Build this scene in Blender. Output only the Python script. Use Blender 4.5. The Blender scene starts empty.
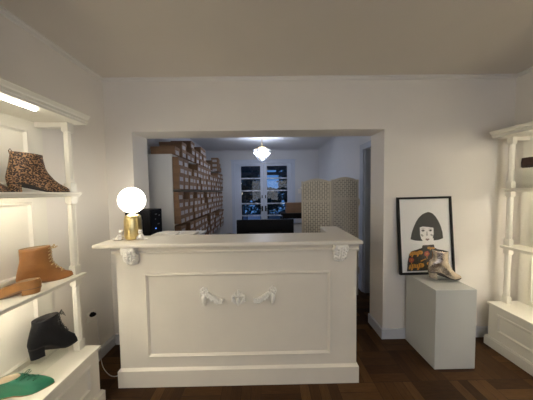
import bpy, bmesh, math, random
from mathutils import Vector, Matrix
random.seed(7)
C = bpy.context.scene
COL = C.collection
PI = math.pi

# ------------------------------------------------------------------ camera
pitch, yaw, roll = 0.0408, 0.0084, -0.0144
fw = Vector((math.sin(yaw)*math.cos(pitch), math.cos(yaw)*math.cos(pitch), -math.sin(pitch)))
rt = Vector((math.cos(yaw), -math.sin(yaw), 0)); up = rt.cross(fw)
Rv = rt*math.cos(roll)+up*math.sin(roll); Uv = -rt*math.sin(roll)+up*math.cos(roll)
cam = bpy.data.cameras.new('camera'); cam.sensor_width = 36; cam.lens = 195/533*36
cam.clip_start = 0.02
co = bpy.data.objects.new('camera', cam); COL.objects.link(co)
m = Matrix((Rv, Uv, -fw)).transposed().to_4x4(); m.translation = (0, 0, 1.48)
co.matrix_world = m
C.camera = co
# ------------------------------------------------------------------ world, light, exposure
C.view_settings.view_transform = 'Standard'; C.view_settings.look = 'None'
C.view_settings.gamma = 1; C.view_settings.use_curve_mapping = False
C.view_settings.exposure = 0.75
C.cycles.max_bounces = 10; C.cycles.diffuse_bounces = 6
LED_STRENGTH = 33.0
LED_COLOR = (1.0, .91, .745)
GLOBE_STRENGTH = 5.5
CHANDELIER_POWER = 19.0
W = bpy.data.worlds.new('dusk'); C.world = W; W.use_nodes = True
nt = W.node_tree; bg = nt.nodes['Background']
tc = nt.nodes.new('ShaderNodeTexCoord'); sx = nt.nodes.new('ShaderNodeSeparateXYZ')
cr = nt.nodes.new('ShaderNodeValToRGB')
nt.links.new(tc.outputs['Generated'], sx.inputs[0]); nt.links.new(sx.outputs['Z'], cr.inputs[0])
cr.color_ramp.elements[0].position = 0.0; cr.color_ramp.elements[0].color = (.10, .26, .55, 1)
cr.color_ramp.elements[1].position = .6; cr.color_ramp.elements[1].color = (.04, .14, .40, 1)
nt.links.new(cr.outputs[0], bg.inputs['Color']); bg.inputs['Strength'].default_value = .55

def area_light(name, loc, rot, sx_, sy_, power, color):
    l = bpy.data.lights.new(name, 'AREA'); l.shape = 'RECTANGLE'; l.size = sx_; l.size_y = sy_
    l.energy = power; l.color = color
    o = bpy.data.objects.new(name, l); COL.objects.link(o); o.location = loc; o.rotation_euler = rot
    return o
# added fill light, just inside the unseen shop front behind the camera
area_light('shopfront_fill', (.5, -2.35, 1.45), (PI/2, 0, 0), 2.6, 1.5, 13, (.98, .98, .96))

# ------------------------------------------------------------------ materials
def mat(name, col, rough=.5, metal=0, noise=0, nscale=20, bump=0, bscale=60, spec=.5, emit=None, estr=0):
    m = bpy.data.materials.new(name); m.use_nodes = True
    n = m.node_tree.nodes; L = m.node_tree.links; b = n['Principled BSDF']
    b.inputs['Base Color'].default_value = (*col, 1); b.inputs['Roughness'].default_value = rough
    b.inputs['Metallic'].default_value = metal; b.inputs['Specular IOR Level'].default_value = spec
    t = n.new('ShaderNodeTexCoord')
    if noise:
        z = n.new('ShaderNodeTexNoise'); z.inputs['Scale'].default_value = nscale; z.inputs['Detail'].default_value = 4
        L.new(t.outputs['Object'], z.inputs['Vector'])
        r = n.new('ShaderNodeValToRGB')
        a, c = 1-noise, 1+noise
        r.color_ramp.elements[0].color = (*[min(1, k*a) for k in col], 1); r.color_ramp.elements[0].position = .3
        r.color_ramp.elements[1].color = (*[min(1, k*c) for k in col], 1); r.color_ramp.elements[1].position = .7
        L.new(z.outputs['Fac'], r.inputs[0]); L.new(r.outputs[0], b.inputs['Base Color'])
    if bump:
        z = n.new('ShaderNodeTexNoise'); z.inputs['Scale'].default_value = bscale; z.inputs['Detail'].default_value = 5
        L.new(t.outputs['Object'], z.inputs['Vector'])
        u = n.new('ShaderNodeBump'); u.inputs['Strength'].default_value = bump; u.inputs['Distance'].default_value = .01
        L.new(z.outputs['Fac'], u.inputs['Height']); L.new(u.outputs[0], b.inputs['Normal'])
    if emit:
        b.inputs['Emission Color'].default_value = (*emit, 1); b.inputs['Emission Strength'].default_value = estr
    return m

def nmath(nt, op, a, b=None, c=None):
    n = nt.nodes.new('ShaderNodeMath'); n.operation = op
    for i, v in enumerate((a, b, c)):
        if v is None: continue
        if isinstance(v, (int, float)): n.inputs[i].default_value = v
        else: nt.links.new(v, n.inputs[i])
    return n.outputs[0]

def parquet():
    m = bpy.data.materials.new('oak_parquet'); m.use_nodes = True
    nt = m.node_tree; n = nt.nodes; L = nt.links; b = n['Principled BSDF']
    t = n.new('ShaderNodeTexCoord'); s = n.new('ShaderNodeSeparateXYZ'); L.new(t.outputs['Object'], s.inputs[0])
    T, K = .29, 4
    x = nmath(nt, 'DIVIDE', nmath(nt, 'ADD', s.outputs['X'], 20.06), T); y = nmath(nt, 'DIVIDE', nmath(nt, 'ADD', s.outputs['Y'], 20.02), T)
    ix, iy = nmath(nt, 'FLOOR', x), nmath(nt, 'FLOOR', y)
    fx, fy = nmath(nt, 'FRACT', x), nmath(nt, 'FRACT', y)
    par = nmath(nt, 'MODULO', nmath(nt, 'ADD', ix, iy), 2)           # 0 / 1
    inv = nmath(nt, 'SUBTRACT', 1, par)
    f = nmath(nt, 'ADD', nmath(nt, 'MULTIPLY', fx, par), nmath(nt, 'MULTIPLY', fy, inv))   # across strips
    g = nmath(nt, 'ADD', nmath(nt, 'MULTIPLY', fy, par), nmath(nt, 'MULTIPLY', fx, inv))   # along strips
    k = nmath(nt, 'MULTIPLY', f, K); ik = nmath(nt, 'FLOOR', k); fk = nmath(nt, 'FRACT', k)
    cv = n.new('ShaderNodeCombineXYZ'); L.new(ix, cv.inputs[0]); L.new(iy, cv.inputs[1]); L.new(ik, cv.inputs[2])
    wn = n.new('ShaderNodeTexWhiteNoise'); wn.noise_dimensions = '3D'; L.new(cv.outputs[0], wn.inputs['Vector'])
    gv = n.new('ShaderNodeCombineXYZ')
    L.new(nmath(nt, 'MULTIPLY', f, 14), gv.inputs[0]); L.new(nmath(nt, 'MULTIPLY', g, 1.6), gv.inputs[1])
    L.new(nmath(nt, 'MULTIPLY', wn.outputs['Value'], 37), gv.inputs[2])
    gn = n.new('ShaderNodeTexNoise'); gn.inputs['Scale'].default_value = 2.2; gn.inputs['Detail'].default_value = 6
    L.new(gv.outputs[0], gn.inputs['Vector'])
    v = nmath(nt, 'ADD', nmath(nt, 'MULTIPLY', wn.outputs['Value'], .62), nmath(nt, 'MULTIPLY', gn.outputs['Fac'], .5))
    r = n.new('ShaderNodeValToRGB'); L.new(v, r.inputs[0])
    r.color_ramp.elements[0].position = .15; r.color_ramp.elements[0].color = (.026, .012, .005, 1)
    r.color_ramp.elements[1].position = 1.0; r.color_ramp.elements[1].color = (.115, .058, .022, 1)
    e = r.color_ramp.elements.new(.6); e.color = (.062, .029, .010, 1)
    # joints between strips and between tiles
    e1 = nmath(nt, 'MINIMUM', fk, nmath(nt, 'SUBTRACT', 1, fk))
    e2 = nmath(nt, 'MULTIPLY', nmath(nt, 'MINIMUM', g, nmath(nt, 'SUBTRACT', 1, g)), K)
    gap = nmath(nt, 'LESS_THAN', nmath(nt, 'MINIMUM', e1, e2), .022)
    mx = n.new('ShaderNodeMixRGB'); L.new(gap, mx.inputs[0]); L.new(r.outputs[0], mx.inputs[1]); mx.inputs[2].default_value = (.02, .010, .005, 1)
    L.new(mx.outputs[0], b.inputs['Base Color'])
    b.inputs['Roughness'].default_value = .5; b.inputs['Specular IOR Level'].default_value = .15
    bp = n.new('ShaderNodeBump'); bp.inputs['Strength'].default_value = .25; bp.inputs['Distance'].default_value = .004; bp.invert = True
    L.new(gap, bp.inputs['Height']); L.new(bp.outputs[0], b.inputs['Normal'])
    return m

def leopard():
    m = bpy.data.materials.new('leopard_print'); m.use_nodes = True
    nt = m.node_tree; n = nt.nodes; L = nt.links; b = n['Principled BSDF']
    t = n.new('ShaderNodeTexCoord')
    nz = n.new('ShaderNodeTexNoise'); nz.inputs['Scale'].default_value = 90; L.new(t.outputs['Object'], nz.inputs['Vector'])
    mp = n.new('ShaderNodeVectorMath'); mp.operation = 'MULTIPLY_ADD'
    L.new(nz.outputs['Color'], mp.inputs[0]); mp.inputs[1].default_value = (.010, .010, .010); L.new(t.outputs['Object'], mp.inputs[2])
    vo = n.new('ShaderNodeTexVoronoi'); vo.inputs['Scale'].default_value = 135; L.new(mp.outputs[0], vo.inputs['Vector'])
    r = n.new('ShaderNodeValToRGB'); L.new(vo.outputs['Distance'], r.inputs[0])
    r.color_ramp.elements[0].position = 0; r.color_ramp.elements[0].color = (.13, .055, .022, 1)
    r.color_ramp.elements[1].position = .70; r.color_ramp.elements[1].color = (.34, .20, .10, 1)
    for p, c in ((.14, (.10, .045, .02, 1)), (.22, (.012, .008, .006, 1)), (.50, (.020, .012, .009, 1)), (.57, (.20, .105, .05, 1))):
        e = r.color_ramp.elements.new(p); e.color = c
    L.new(r.outputs[0], b.inputs['Base Color']); b.inputs['Roughness'].default_value = .5
    return m

def weave():
    m = bpy.data.materials.new('woven_cord'); m.use_nodes = True
    nt = m.node_tree; n = nt.nodes; L = nt.links; b = n['Principled BSDF']
    t = n.new('ShaderNodeTexCoord'); s = n.new('ShaderNodeSeparateXYZ'); L.new(t.outputs['Object'], s.inputs[0])
    c = n.new('ShaderNodeCombineXYZ'); L.new(s.outputs['Z'], c.inputs[0]); L.new(s.outputs['X'], c.inputs[1])
    br = n.new('ShaderNodeTexBrick'); L.new(c.outputs[0], br.inputs['Vector']); br.offset = .5
    br.inputs['Scale'].default_value = 1; br.inputs['Brick Width'].default_value = .056; br.inputs['Row Height'].default_value = .031
    br.inputs['Mortar Size'].default_value = .0042; br.inputs['Mortar Smooth'].default_value = .6
    br.inputs['Color1'].default_value = (.76, .70, .58, 1); br.inputs['Color2'].default_value = (.70, .64, .53, 1)
    br.inputs['Mortar'].default_value = (.25, .215, .155, 1)
    L.new(br.outputs['Color'], b.inputs['Base Color']); b.inputs['Roughness'].default_value = .8
    bp = n.new('ShaderNodeBump'); bp.invert = True; bp.inputs['Strength'].default_value = .8; bp.inputs['Distance'].default_value = .006
    L.new(br.outputs['Fac'], bp.inputs['Height']); L.new(bp.outputs[0], b.inputs['Normal'])
    return m

def glass(name, tint=(1, 1, 1), gloss=.08, rough=.0):
    m = bpy.data.materials.new(name); m.use_nodes = True
    nt = m.node_tree; n = nt.nodes; L = nt.links; n.remove(n['Principled BSDF'])
    o = n['Material Output']; tr = n.new('ShaderNodeBsdfTransparent'); tr.inputs[0].default_value = (*tint, 1)
    gl = n.new('ShaderNodeBsdfGlossy'); gl.inputs['Roughness'].default_value = rough
    fr = n.new('ShaderNodeFresnel'); fr.inputs[0].default_value = 1.5
    mx = n.new('ShaderNodeMixShader'); geo = n.new('ShaderNodeNewGeometry'); front = nmath(nt, 'SUBTRACT', 1, geo.outputs['Backfacing'])
    L.new(nmath(nt, 'MULTIPLY', nmath(nt, 'MULTIPLY', fr.outputs[0], gloss/.04), front), mx.inputs[0])
    L.new(tr.outputs[0], mx.inputs[1]); L.new(gl.outputs[0], mx.inputs[2]); L.new(mx.outputs[0], o.inputs[0])
    return m

def emitter(name, col, s):
    m = bpy.data.materials.new(name); m.use_nodes = True
    nt = m.node_tree; n = nt.nodes; n.remove(n['Principled BSDF'])
    e = n.new('ShaderNodeEmission'); e.inputs[0].default_value = (*col, 1); e.inputs[1].default_value = s
    nt.links.new(e.outputs[0], n['Material Output'].inputs[0]); return m

def crystal_mat():
    m = bpy.data.materials.new('crystal'); m.use_nodes = True
    nt = m.node_tree; n = nt.nodes; L = nt.links; n.remove(n['Principled BSDF'])
    tl = n.new('ShaderNodeBsdfTranslucent'); tl.inputs[0].default_value = (.24, .25, .265, 1)
    gl = n.new('ShaderNodeBsdfGlossy'); gl.inputs['Roughness'].default_value = .1
    tr = n.new('ShaderNodeBsdfTransparent')
    m1 = n.new('ShaderNodeMixShader'); m1.inputs[0].default_value = .25; L.new(tl.outputs[0], m1.inputs[1]); L.new(gl.outputs[0], m1.inputs[2])
    m2 = n.new('ShaderNodeMixShader'); m2.inputs[0].default_value = .45; L.new(m1.outputs[0], m2.inputs[1]); L.new(tr.outputs[0], m2.inputs[2])
    L.new(m2.outputs[0], n['Material Output'].inputs[0]); return m

M = dict(
    wall=mat('wall_paint', (.78, .74, .685), .75, noise=.015, nscale=3, bump=.05, bscale=90),
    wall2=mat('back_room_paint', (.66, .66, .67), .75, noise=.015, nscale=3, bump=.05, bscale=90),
    ceil=mat('ceiling_paint', (.65, .60, .53), .85, noise=.015, nscale=2),
    trim=mat('trim_paint', (.70, .67, .63), .5),
    base=mat('baseboard_paint', (.62, .63, .66), .45),
    floor=parquet(),
    cream=mat('cream_paint', (.77, .72, .63), .38, noise=.02, nscale=6),
    ivory=mat('ivory_paint', (.80, .77, .68), .4, noise=.015, nscale=5),
    plaster=mat('plaster', (.88, .85, .78), .5),
    plinth=mat('pedestal_paint', (.55, .56, .54), .45, noise=.01, nscale=5),
    brass=mat('brushed_brass', (.80, .64, .30), .30, 1, noise=.06, nscale=40),
    gold=mat('chandelier_gold', (.7, .55, .3), .3, 1),
    ceramic=mat('white_ceramic', (.82, .78, .72), .35),
    blackpl=mat('black_plastic', (.004, .004, .005), .5, spec=.08),
    blackwood=mat('black_wood', (.015, .013, .012), .4, spec=.2),
    blackfab=mat('black_fabric', (.012, .012, .013), .8),
    greyp=mat('grey_plastic', (.12, .12, .13), .5),
    blueled=emitter('blue_led', (.1, .3, 1), 1.2),
    paper=mat('paper', (.72, .68, .62), .7),
    card=mat('brown_cardboard', (.27, .155, .085), .7, noise=.12, nscale=9),
    cardlid=mat('cardboard_lid', (.25, .145, .08), .7, noise=.1, nscale=9),
    sticker=mat('white_sticker', (.50, .46, .44), .6, noise=.12, nscale=60),
    shelfw=mat('white_laminate', (.74, .74, .73), .5),
    shelfb=mat('shelf_board', (.55, .50, .44), .5),
    windowp=mat('french_door_paint', (.55, .60, .70), .4),
    darkdoor=mat('dark_door_paint', (.16, .18, .22), .5),
    doorframe=mat('door_casing_paint', (.44, .47, .53), .5),
    weave=weave(), screenw=mat('screen_wood', (.66, .60, .49), .6),
    glass=glass('window_glass', (.93, .95, 1), .05), pglass=glass('picture_glass', (1, 1, 1), .05),
    acrylic=glass('clear_acrylic', (.97, .98, .97), .07),
    leopard=leopard(), soleblk=mat('dark_sole', (.02, .015, .012), .5),
    lining=mat('tan_lining', (.30, .20, .12), .8), liningd=mat('dark_lining', (.035, .03, .03), .8),
    cognac=mat('cognac_leather', (.30, .125, .032), .42, noise=.16, nscale=16, bump=.15, bscale=120),
    tan=mat('tan_leather', (.36, .165, .045), .36, noise=.16, nscale=22, bump=.15, bscale=120),
    blackl=mat('black_leather', (.008, .008, .010), .42, spec=.25, bump=.15, bscale=140),
    green=mat('green_leather', (.012, .16, .085), .35, noise=.12, nscale=18, bump=.12, bscale=140),
    silver=mat('metallic_leather', (.62, .53, .44), .24, .9, noise=.2, nscale=22, bump=.35, bscale=45),
    choc=mat('chocolate_suede', (.045, .022, .015), .8, noise=.2, nscale=60),
    laceo=mat('cognac_lace', (.50, .34, .16), .7), laceb=mat('black_lace', (.02, .02, .02), .7), laceg=mat('green_lace', (.015, .13, .07), .6),
    insole=mat('beige_insole', (.55, .46, .33), .6), solet=mat('brown_sole', (.22, .12, .06), .5),
    frameb=mat('black_frame', (.012, .012, .012), .35, spec=.2),
    p_paper=mat('print_paper', (.86, .85, .83), .6), p_black=mat('print_black', (.012, .012, .012), .6),
    p_skin=mat('print_pale', (.90, .87, .84), .6), p_grey=mat('print_grey', (.45, .42, .40), .6),
    p_orange=mat('print_ochre', (.62, .29, .04), .6), p_red=mat('print_red', (.45, .09, .06), .6), p_lip=mat('print_lip', (.25, .16, .15), .6),
    p_hair=mat('print_hair', (.018, .018, .018), .6), p_knit=mat('print_knit', (.022, .020, .018), .6),
    cable=mat('white_cable', (.72, .70, .68), .5),
    led=emitter('led_diffuser', LED_COLOR, LED_STRENGTH), globe=emitter('opal_globe', (1, .93, .80), GLOBE_STRENGTH),
    bulb=emitter('bulb', (.86, .93, 1), 6), crystal=crystal_mat(),
    leaf=mat('leaf', (.02, .045, .035), .6, noise=.3, nscale=8), bark=mat('bark', (.05, .04, .035), .9),
    stone=mat('terrace_stone', (.25, .25, .26), .8, noise=.1, nscale=6), timber=mat('pergola_timber', (.08, .07, .07), .7),
    palefab=mat('pale_canvas', (.7, .78, .85), .7),
)

# ------------------------------------------------------------------ mesh helpers
class B:
    """collects shapes (world coordinates) and links them as one mesh object"""
    def __init__(s): s.bm = bmesh.new(); s.mi = 0
    def face(s, vs, smooth=False):
        try: f = s.bm.faces.new(vs)
        except ValueError: return None
        f.material_index = s.mi; f.smooth = smooth; return f
    def box(s, x0, x1, y0, y1, z0, z1, mtx=None, bev=0):
        v = [s.bm.verts.new((x, y, z)) for z in (z0, z1) for y in (y0, y1) for x in (x0, x1)]
        fs = [s.face([v[i] for i in q]) for q in ((0, 2, 3, 1), (4, 5, 7, 6), (0, 1, 5, 4), (2, 6, 7, 3), (0, 4, 6, 2), (1, 3, 7, 5))]
        if bev:
            es = list({e for f in fs for e in f.edges})
            r = bmesh.ops.bevel(s.bm, geom=es, offset=bev, segments=2, profile=.5, affect='EDGES')
            v = list({w for f in r['faces'] for w in f.verts} | {w for w in v if w.is_valid})
            for f in r['faces']: f.material_index = s.mi
        if mtx:
            for w in v: w.co = mtx @ w.co
        return s
    def prism(s, pts, axis, a, b, smooth=False):
        """extrude a closed 2-D outline; pts are (p,q) in the two other axes in x,y,z order"""
        def at(p, q, t): return {'x': (t, p, q), 'y': (p, t, q), 'z': (p, q, t)}[axis]
        A = [s.bm.verts.new(at(p, q, a)) for p, q in pts]; Bv = [s.bm.verts.new(at(p, q, b)) for p, q in pts]
        s.face(A[::-1]); s.face(Bv)
        n = len(pts)
        for i in range(n): s.face((A[i], A[(i+1) % n], Bv[(i+1) % n], Bv[i]), smooth)
        return s
    def loft(s, loops, cap0=True, cap1=True, smooth=True, closed=True):
        R = [[s.bm.verts.new(p) for p in lp] for lp in loops]
        n = len(R[0])
        for a, b in zip(R, R[1:]):
            for i in range(n if closed else n-1):
                s.face((a[i], a[(i+1) % n], b[(i+1) % n], b[i]), smooth)
        if cap0: s.face(R[0][::-1])
        if cap1: s.face(R[-1])
        return s
    def lathe(s, prof, cx, cy, n=32, smooth=True, sx=1, sy=1):
        return s.loft([[(cx+r*sx*math.cos(2*PI*i/n), cy+r*sy*math.sin(2*PI*i/n), z) for i in range(n)] for r, z in prof], smooth=smooth)
    def tube(s, pts, r, n=8, taper=None, smooth=True):
        P = [Vector(p) for p in pts]; loops = []
        nrm = None
        for i, p in enumerate(P):
            d = (P[min(i+1, len(P)-1)]-P[max(i-1, 0)]).normalized()
            if nrm is None: nrm = d.orthogonal().normalized()
            else:
                nrm = (nrm - d*nrm.dot(d))
                nrm = nrm.normalized() if nrm.length > 1e-6 else d.orthogonal().normalized()
            b = d.cross(nrm); rr = r if taper is None else r*taper(i/(len(P)-1))
            loops.append([p+nrm*rr*math.cos(2*PI*k/n)+b*rr*math.sin(2*PI*k/n) for k in range(n)])
        return s.loft(loops, smooth=smooth)
    def ball(s, c, rx, ry=None, rz=None, n=12, m=8):
        ry = rx if ry is None else ry; rz = rx if rz is None else rz
        return s.loft([[(c[0]+rx*max(math.sin(PI*j/m), .02)*math.cos(2*PI*i/n), c[1]+ry*max(math.sin(PI*j/m), .02)*math.sin(2*PI*i/n), c[2]-rz*math.cos(PI*j/m)) for i in range(n)] for j in range(m+1)])
    def ring(s, o, u, v, w, h, prof):
        """mitred rectangular moulding: o origin corner, u/v unit axes in plane, prof = [(inset, lift)]"""
        o, u, v = Vector(o), Vector(u), Vector(v); nn = u.cross(v)
        loops = [[o+u*i+v*i+nn*d, o+u*(w-i)+v*i+nn*d, o+u*(w-i)+v*(h-i)+nn*d, o+u*i+v*(h-i)+nn*d] for i, d in prof]
        return s.loft(loops, False, False, smooth=False)
    def build(s, name, mats, parent=None, local=False, recalc=True):
        if recalc: bmesh.ops.recalc_face_normals(s.bm, faces=s.bm.faces[:])
        me = bpy.data.meshes.new(name)
        if parent is not None and not local:
            off = root_loc(parent)
            for w in s.bm.verts: w.co -= off
        s.bm.to_mesh(me); s.bm.free()
        for m_ in (mats if isinstance(mats, (list, tuple)) else [mats]): me.materials.append(m_)
        o = bpy.data.objects.new(name, me); COL.objects.link(o)
        if parent is not None: o.parent = parent
        return o

def root_loc(o):
    v = Vector((0, 0, 0))
    while o is not None: v += o.location; o = o.parent
    return v
def tag(o, label, cat, group=None, kind=None):
    o['label'] = label; o['category'] = cat
    if group: o['group'] = group
    if kind: o['kind'] = kind
    return o
def thing(name, label, cat, loc=(0, 0, 0), rz=0, group=None):
    o = bpy.data.objects.new(name, None); o.empty_display_size = .05; COL.objects.link(o); o.location = loc; o.rotation_euler = (0, 0, rz)
    return tag(o, label, cat, group)
def struct(name, b, m_, parent=None, local=False):
    o = b.build(name, m_, parent, local)
    if parent is None: o['kind'] = 'structure'
    return o
def part_label(o, text): o['label'] = text; return o

# ------------------------------------------------------------------ the setting
XL, XR, D, H = -1.51, 2.42, 1.89, 2.56
OL, OR, OT, TH = -1.256, 1.16, 2.07, .24
YB = 5.08; BL_, BR_ = -1.50, 1.42; YN = -2.4
struct('floor', B().box(-3, 3.2, YN-.2, YB+.2, -.06, 0), M['floor'])
b = B(); b.box(XL-.15, XR+.15, YN-.15, D+.02, H, H+.08); struct('ceiling_front', b, M['ceil'])
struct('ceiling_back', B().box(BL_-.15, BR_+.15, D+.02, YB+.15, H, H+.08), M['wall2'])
struct('wall_left', B().box(XL-.12, XL, YN, D, 0, H), M['wall'])
struct('wall_right', B().box(XR, XR+.12, YN, D, 0, H), M['wall'])
b = B(); b.box(XL-.12, OL, D, D+TH, 0, H); b.box(OR, XR+.12, D, D+TH, 0, H); b.box(OL, OR, D, D+TH, OT, H)
struct('wall_middle', b, M['wall'])
# shop front wall behind the camera with its window opening
b = B(); b.box(XL-.12, -.85, YN-.12, YN, 0, H); b.box(1.85, XR+.12, YN-.12, YN, 0, H)
b.box(-.85, 1.85, YN-.12, YN, 0, .45); b.box(-.85, 1.85, YN-.12, YN, 2.05, H)
struct('wall_front', b, M['wall'])
wn_ = thing('window_1', 'wide shop window behind the camera', 'window', (.5, YN, .45)); wn_['kind'] = 'structure'
b = B(); b.ring((1.85, YN-.08, .45), (-1, 0, 0), (0, 0, 1), 2.70, 1.60, [(0, 0), (0, .05), (.05, .05), (.05, 0)]); b.box(.47, .53, YN-.08, YN-.03, .50, 2.0)
b.build('window_frame', M['trim'], wn_)
B().box(-.80, 1.80, YN-.060, YN-.054, .50, 2.0).build('glass', M['glass'], wn_)
# back room
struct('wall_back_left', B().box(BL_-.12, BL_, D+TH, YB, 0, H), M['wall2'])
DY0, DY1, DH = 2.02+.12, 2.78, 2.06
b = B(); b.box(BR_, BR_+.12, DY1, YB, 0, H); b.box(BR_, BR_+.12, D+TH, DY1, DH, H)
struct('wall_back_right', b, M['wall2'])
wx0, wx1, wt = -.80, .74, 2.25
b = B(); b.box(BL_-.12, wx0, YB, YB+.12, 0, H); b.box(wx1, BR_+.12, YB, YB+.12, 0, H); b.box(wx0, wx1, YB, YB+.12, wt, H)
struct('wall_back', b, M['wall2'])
# dark door in the back room's right wall
d = thing('door_2', 'dark grey door in the right wall of the back room', 'door', (BR_, DY1, 0)); d['kind'] = 'structure'
b = B(); b.box(BR_-.02, BR_+.02, DY1, DY1+.09, 0, DH+.08); b.box(BR_-.02, BR_+.02, D+TH+.005, DY1, DH, DH+.08); b.box(BR_, BR_+.115, DY1-.03, DY1-.001, 0, DH)
b.build('door_casing', M['doorframe'], d)
b = B(); b.box(BR_+.075, BR_+.112, D+TH+.005, DY1-.032, .005, DH-.003)
b.ring((BR_+.075, DY1-.12, 1.1), (0, -1, 0), (0, 0, 1), .40, .8, [(0, 0), (.015, .012), (.03, 0)])
b.ring((BR_+.075, DY1-.12, .2), (0, -1, 0), (0, 0, 1), .40, .75, [(0, 0), (.015, .012), (.03, 0)])
b.build('door_leaf', M['darkdoor'], d)
# cornices
def cornice(name, axis, a0, a1, fixed, sgn, m_):
    pr = [(0, 0), (.028, 0), (.028, -.008), (.016, -.014), (.010, -.028), (0, -.030)]
    pts = [(fixed+sgn*p, H+q) for p, q in pr]
    struct(name, B().prism(pts, axis, a0, a1), m_)
cornice('trim_1', 'x', XL, XR, D, -1, M['trim'])
cornice('trim_2', 'y', YN, D-.03, XL, 1, M['trim'])
cornice('trim_3', 'y', YN, D-.03, XR, -1, M['trim'])
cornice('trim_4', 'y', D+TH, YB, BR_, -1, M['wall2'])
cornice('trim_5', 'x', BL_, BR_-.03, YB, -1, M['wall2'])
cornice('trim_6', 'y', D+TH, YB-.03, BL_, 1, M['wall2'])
# baseboards
BH = .10
struct('baseboard_left', B().prism([(XL, 0), (XL+.018, 0), (XL+.018, BH-.02), (XL+.008, BH), (XL, BH)], 'y', 1.38, D-.02), M['base'])
def bb(p): return p
struct('baseboard_middle', B().prism([(OR-.018, D-.018), (XR, D-.018), (XR, D), (OR, D), (OR, D+TH), (OR-.018, D+TH)], 'z', 0, BH), M['base'])
struct('baseboard_middle_left', B().prism([(XL+.02, D-.018), (OL+.018, D-.018), (OL+.018, D+TH), (OL, D+TH), (OL, D), (XL+.02, D)], 'z', 0, BH), M['base'])
struct('baseboard_back', B().box(wx1+.1, BR_, YB-.018, YB, 0, BH), M['base'])
struct('baseboard_back_right', B().box(BR_-.018, BR_, DY1+.09, YB-.02, 0, BH), M['base'])

# french doors at the far end
fd = thing('door_1', 'blue-grey painted glazed french doors onto the garden', 'door', (-.03, YB, 0)); fd['kind'] = 'structure'
b = B(); b.box(wx0-.05, wx0+.035, YB-.03, YB+.10, 0, wt+.04); b.box(wx1-.035, wx1+.05, YB-.03, YB+.10, 0, wt+.04)
b.box(wx0+.035, wx1-.035, YB-.03, YB+.10, wt-.035, wt+.04); b.box(wx0-.07, wx1+.07, YB-.05, YB-.001, wt+.04, wt+.065)
b.build('door_frame', M['windowp'], fd)
zr = [.50, .868, 1.182, 1.516, 1.837, 2.155]      # glazing bar heights
def leaf(x0, x1, g0, g1, hx):
    lf = B()
    y0, y1 = YB, YB+.045
    lf.box(x0, g0, y0, y1, .01, wt-.037); lf.box(g1, x1, y0, y1, .01, wt-.037)
    lf.box(g0, g1, y0, y1, zr[-1], wt-.037); lf.box(g0, g1, y0, y1, .01, zr[0])
    for z in zr[1:-1]: lf.box(g0, g1, y0+.005, y1-.005, z-.016, z+.016)
    lf.ring((g0+.05, y0, .1), (1, 0, 0), (0, 0, 1), g1-g0-.1, .3, [(0, 0), (.015, .012), (.03, 0)])
    o = lf.build('door_leaf', M['windowp'], fd)
    B().box(g0, g1, YB+.02, YB+.024, zr[0], zr[-1]).build('glass', M['glass'], o)
    h = B(); h.box(hx-.018, hx+.018, YB-.006, YB, .98, 1.12); h.tube([(hx, YB-.006, 1.05), (hx, YB-.05, 1.05), (hx+(.09 if hx > 0 else -.09), YB-.05, 1.05)], .008)
    part_label(h.build('door_handle', M['blackpl'], o), 'dark door handle')
    h = B().box(hx-.012, hx+.012, YB-.012, YB, 1.32, 1.40); h.build('bolt_plate', M['blackpl'], o)
leaf(wx0+.037, -.028, -.610, -.108, -.07)
leaf(-.024, wx1-.037, .062, .590, .02)

# garden beyond
struct('terrace', B().box(-6, 6, YB+.21, 14, -.12, -.04), M['stone'])
pg = thing('pergola', 'dark timber pergola over the terrace outside the french doors', 'pergola', (0, 6.6, -.04))
for x in (-2.0, 2.0): B().box(x-.05, x+.05, 8.5, 8.6, -.04, 2.22).build('post', M['timber'], pg)
B().box(-2.4, 2.4, 8.5, 8.6, 2.22, 2.34).build('beam', M['timber'], pg)
B().box(-2.4, 2.4, 5.5, 5.58, 2.22, 2.34).build('beam', M['timber'], pg)
for i in range(9):
    x = -2.2+i*.55; B().box(x-.025, x+.025, 5.3, 8.9, 2.34, 2.44).build('rafter', M['timber'], pg)
for i in range(12):
    B().box(-2.4, 2.4, 5.75+i*.25, 5.90+i*.25, 2.44, 2.48).build('batten', M['timber'], pg)
def tree(name, label, x, y, h, r, n, seed, cz=None):
    rd = random.Random(seed); t = thing(name, label, 'tree', (x, y, -.04), 0, None)
    b = B(); b.tube([(x, y, -.06), (x+.05, y, h*.35), (x-.04, y+.05, h*.75)], .09, 8, lambda q: 1-.6*q)
    for k in range(5):
        a = k*1.26+seed; b.tube([(x+.03, y, h*(.3+.07*k)), (x+r*.6*math.cos(a), y+r*.6*math.sin(a), h*(.5+.07*k))], .035, 6, lambda q: 1-.6*q)
    b.build('trunk', M['bark'], t)
    b = B()
    for k in range(n):
        while True:
            q = Vector((rd.uniform(-1, 1), rd.uniform(-1, 1), rd.uniform(-1, 1)))
            if .25 < q.length < 1: break
        p = Vector((x+q.x*r, y+q.y*r, h*.62+q.z*h*.42)); s = rd.uniform(.07, .15)
        u = Vector((rd.gauss(0, 1), rd.gauss(0, 1), rd.gauss(0, 1))).normalized(); w = u.orthogonal().normalized()
        b.face([b.bm.verts.new(c) for c in (p-u*s, p+w*s*.45, p+u*s, p-w*s*.45)])
    b.build('crown', M['leaf'], t)
tree('garden_tree', 'dark leafy tree outside the left french door', -1.25, 10.3, 3.6, 1.15, 2600, 1)
tree('garden_tree', 'dark leafy tree outside the right french door', 1.65, 10.3, 3.3, 1.0, 2000, 2)
tree('garden_shrub', 'low dark shrub in the gap between the two garden trees', .15, 11.6, 1.7, .85, 1100, 3)
hg = thing('garden_hedge', 'long dark clipped hedge closing the garden outside the french doors', 'hedge', (0, 13.2, -.04))
rdh = random.Random(5); b = B()
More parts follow.
